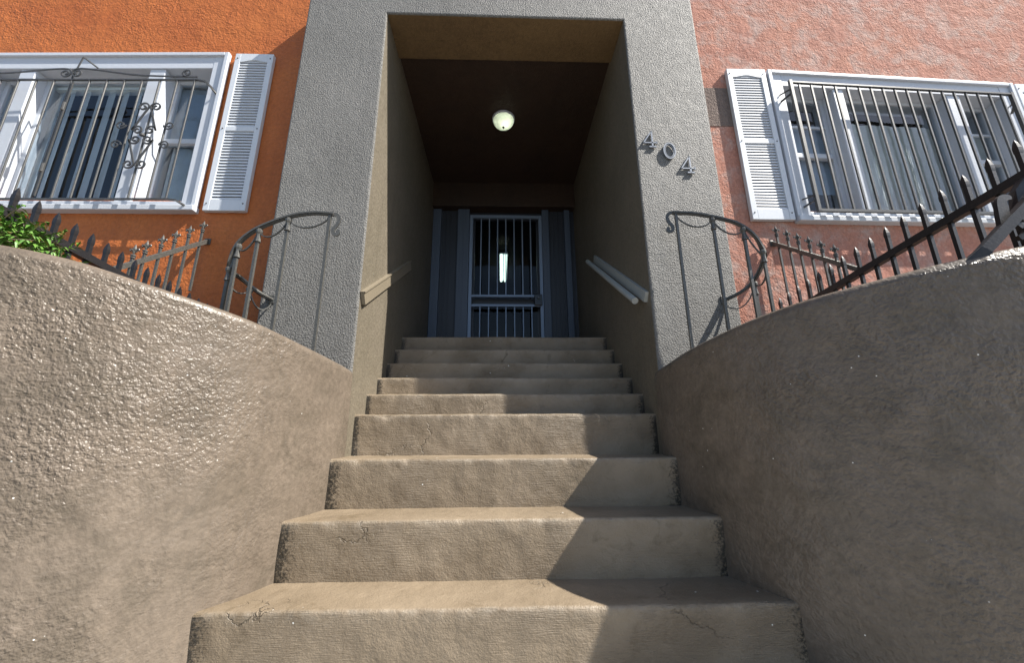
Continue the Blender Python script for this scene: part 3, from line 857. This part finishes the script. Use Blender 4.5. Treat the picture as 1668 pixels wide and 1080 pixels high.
bm = BM(); box(bm, gx1 - .125, gx1 - .02, YD - .065, YD - .036, 1.655, 1.81, .006); lk = obj('lock_box', bm, 'black', gate)
bm = BM(); r = bmesh.ops.create_uvsphere(bm, u_segments=12, v_segments=8, radius=.018); bmesh.ops.translate(bm, verts=r['verts'], vec=(gx1 - .07, YD - .075, 1.755)); obj('knob', bm, 'number', lk, smooth=True)

# ------------------------------------------------------------------ lamps
ZC = 3.465
cl = thing('ceiling_light', (.022, 3.70, ZC), 'round frosted glass dome light glowing on the entry ceiling', 'ceiling light')
LC = (.022, 3.70, ZC)
bm = BM(); lathe(bm, [(.05, 0), (.122, 0), (.128, -.010), (.126, -.026), (.112, -.032)], LC, 40); obj('base_ring', bm, 'white', cl, smooth=False)
bm = BM()
DP = [(.116 * math.cos(a * PI / 28) ** .8, -.030 - .088 * math.sin(a * PI / 28)) for a in range(0, 14)] + [(.010, -.118)]
n_ = 40; rings = [[bm.verts.new(Vector((LC[0] + r * math.cos(2 * PI * i / n_), LC[1] + r * math.sin(2 * PI * i / n_), LC[2] + z))) for i in range(n_)] for r, z in DP]
for a, b in zip(rings, rings[1:]):
    for i in range(n_): bm.faces.new((a[i], a[(i + 1) % n_], b[(i + 1) % n_], b[i]))
obj('dome', bm, 'dome', cl, smooth=True)
bm = BM(); r = bmesh.ops.create_uvsphere(bm, u_segments=16, v_segments=10, radius=.03); bmesh.ops.translate(bm, verts=r['verts'], vec=(LC[0] + .012, LC[1] - .02, ZC - .068)); obj('bulb', bm, 'bulb', cl, smooth=True)
bm = BM(); lathe(bm, [(.011, -.117), (.014, -.124), (.010, -.136), (.004, -.140)], LC, 14); obj('finial', bm, 'grille', cl, smooth=True)
fl = thing('tube_light', (.04, 7.0, 3.15), 'long lit fluorescent tube light seen through the bars of the gate', 'ceiling light')
bm = BM(); box(bm, -.035, .115, 6.40, 7.68, 3.11, 3.149); obj('housing', bm, 'white', fl)
for x in (.0, .08):
    bm = BM(); sweep(bm, [(x, 6.43, 3.09), (x, 7.65, 3.09)], round_prof(.022, 12)); obj('tube', bm, 'tube', fl, smooth=False)

# ------------------------------------------------------------------ house numbers 4 0 4, outlined cast digits standing off the stucco
def digit_four(cx, cz, lab):
    y = YP - .009; h = .142; up = Vector((0, 1, 0)); bm = BM()
    X = lambda u: cx + u * .094; Z = lambda w: cz - h / 2 + w * h
    for w_, pts in ((.009, [(.20, 1.0), (-.50, .30), (-.50, .25)]), (.009, [(-.53, .27), (.55, .27)]), (.012, [(.20, 1.02), (.20, .03)]), (.011, [(-.08, .02), (.48, .02)]), (.009, [(.55, .20), (.55, .36)])):
        sweep(bm, [(X(u), y, Z(w)) for u, w in pts], rect_prof(w_, .010), up=up)
    return tag(obj('house_number', bm, 'number', loc=(cx, YP, cz)), lab, 'house number', 'house number digits')
def digit_zero(cx, cz, lab):
    y = YP - .011; bm = BM()
    for k, (rx, rz, w) in enumerate(((.043, .068, .009), (.032, .055, .004))):
        P = [(cx + rx * math.cos(a), y + (.002 if k else 0), cz + rz * math.sin(a)) for a in [i * 2 * PI / 28 for i in range(29)]]
        sweep(bm, P, rect_prof(w, .012), up=Vector((0, 1, 0)))
    return tag(obj('house_number', bm, 'number', loc=(cx, YP, cz)), lab, 'house number', 'house number digits')
digit_four(1.140, 2.20, 'silver digit 4, highest of the three, nearest the entry opening')
digit_zero(1.283, 2.095, 'silver oval digit 0 between the two fours on grey stucco')
digit_four(1.410, 1.975, 'silver digit 4, lowest of the three, farthest from the entry opening')

# ------------------------------------------------------------------ light
w = bpy.data.worlds.new('World'); S.world = w; w.use_nodes = True
nt = w.node_tree; bg = nt.nodes['Background']
sky = nt.nodes.new('ShaderNodeTexSky'); sky.sky_type = 'NISHITA'; sky.sun_disc = False
sd = Vector((-1, .317, -1.17)).normalized()
sky.sun_elevation = math.asin(-sd.z); sky.sun_rotation = math.atan2(-sd.x, -sd.y)
nt.links.new(sky.outputs[0], bg.inputs[0]); bg.inputs[1].default_value = .085
sl = bpy.data.lights.new('sun', 'SUN'); sl.energy = 5; sl.angle = math.radians(.5); sl.color = (1, .95, .87)
so = bpy.data.objects.new('sun', sl); COL.objects.link(so); so.rotation_euler = sd.to_track_quat('-Z', 'Y').to_euler(); so.location = (6, -3, 8)

# ------------------------------------------------------------------ camera
cam = bpy.data.cameras.new('camera'); co = bpy.data.objects.new('camera', cam); COL.objects.link(co)
cam.sensor_fit = 'HORIZONTAL'; cam.sensor_width = 36; cam.lens = 642.54 / 1668 * 36
cam.clip_start = .02; cam.clip_end = 2000
th, yaw, roll = math.radians(14.688), math.radians(1.63), math.radians(.308)
co.matrix_world = Matrix.Rotation(-yaw, 4, 'Z') @ Matrix.Rotation(PI / 2 + th, 4, 'X') @ Matrix.Rotation(-roll, 4, 'Z')
S.camera = co
S.view_settings.view_transform = 'Standard'; S.view_settings.look = 'None'
S.view_settings.exposure = 1.2; S.view_settings.gamma = 1
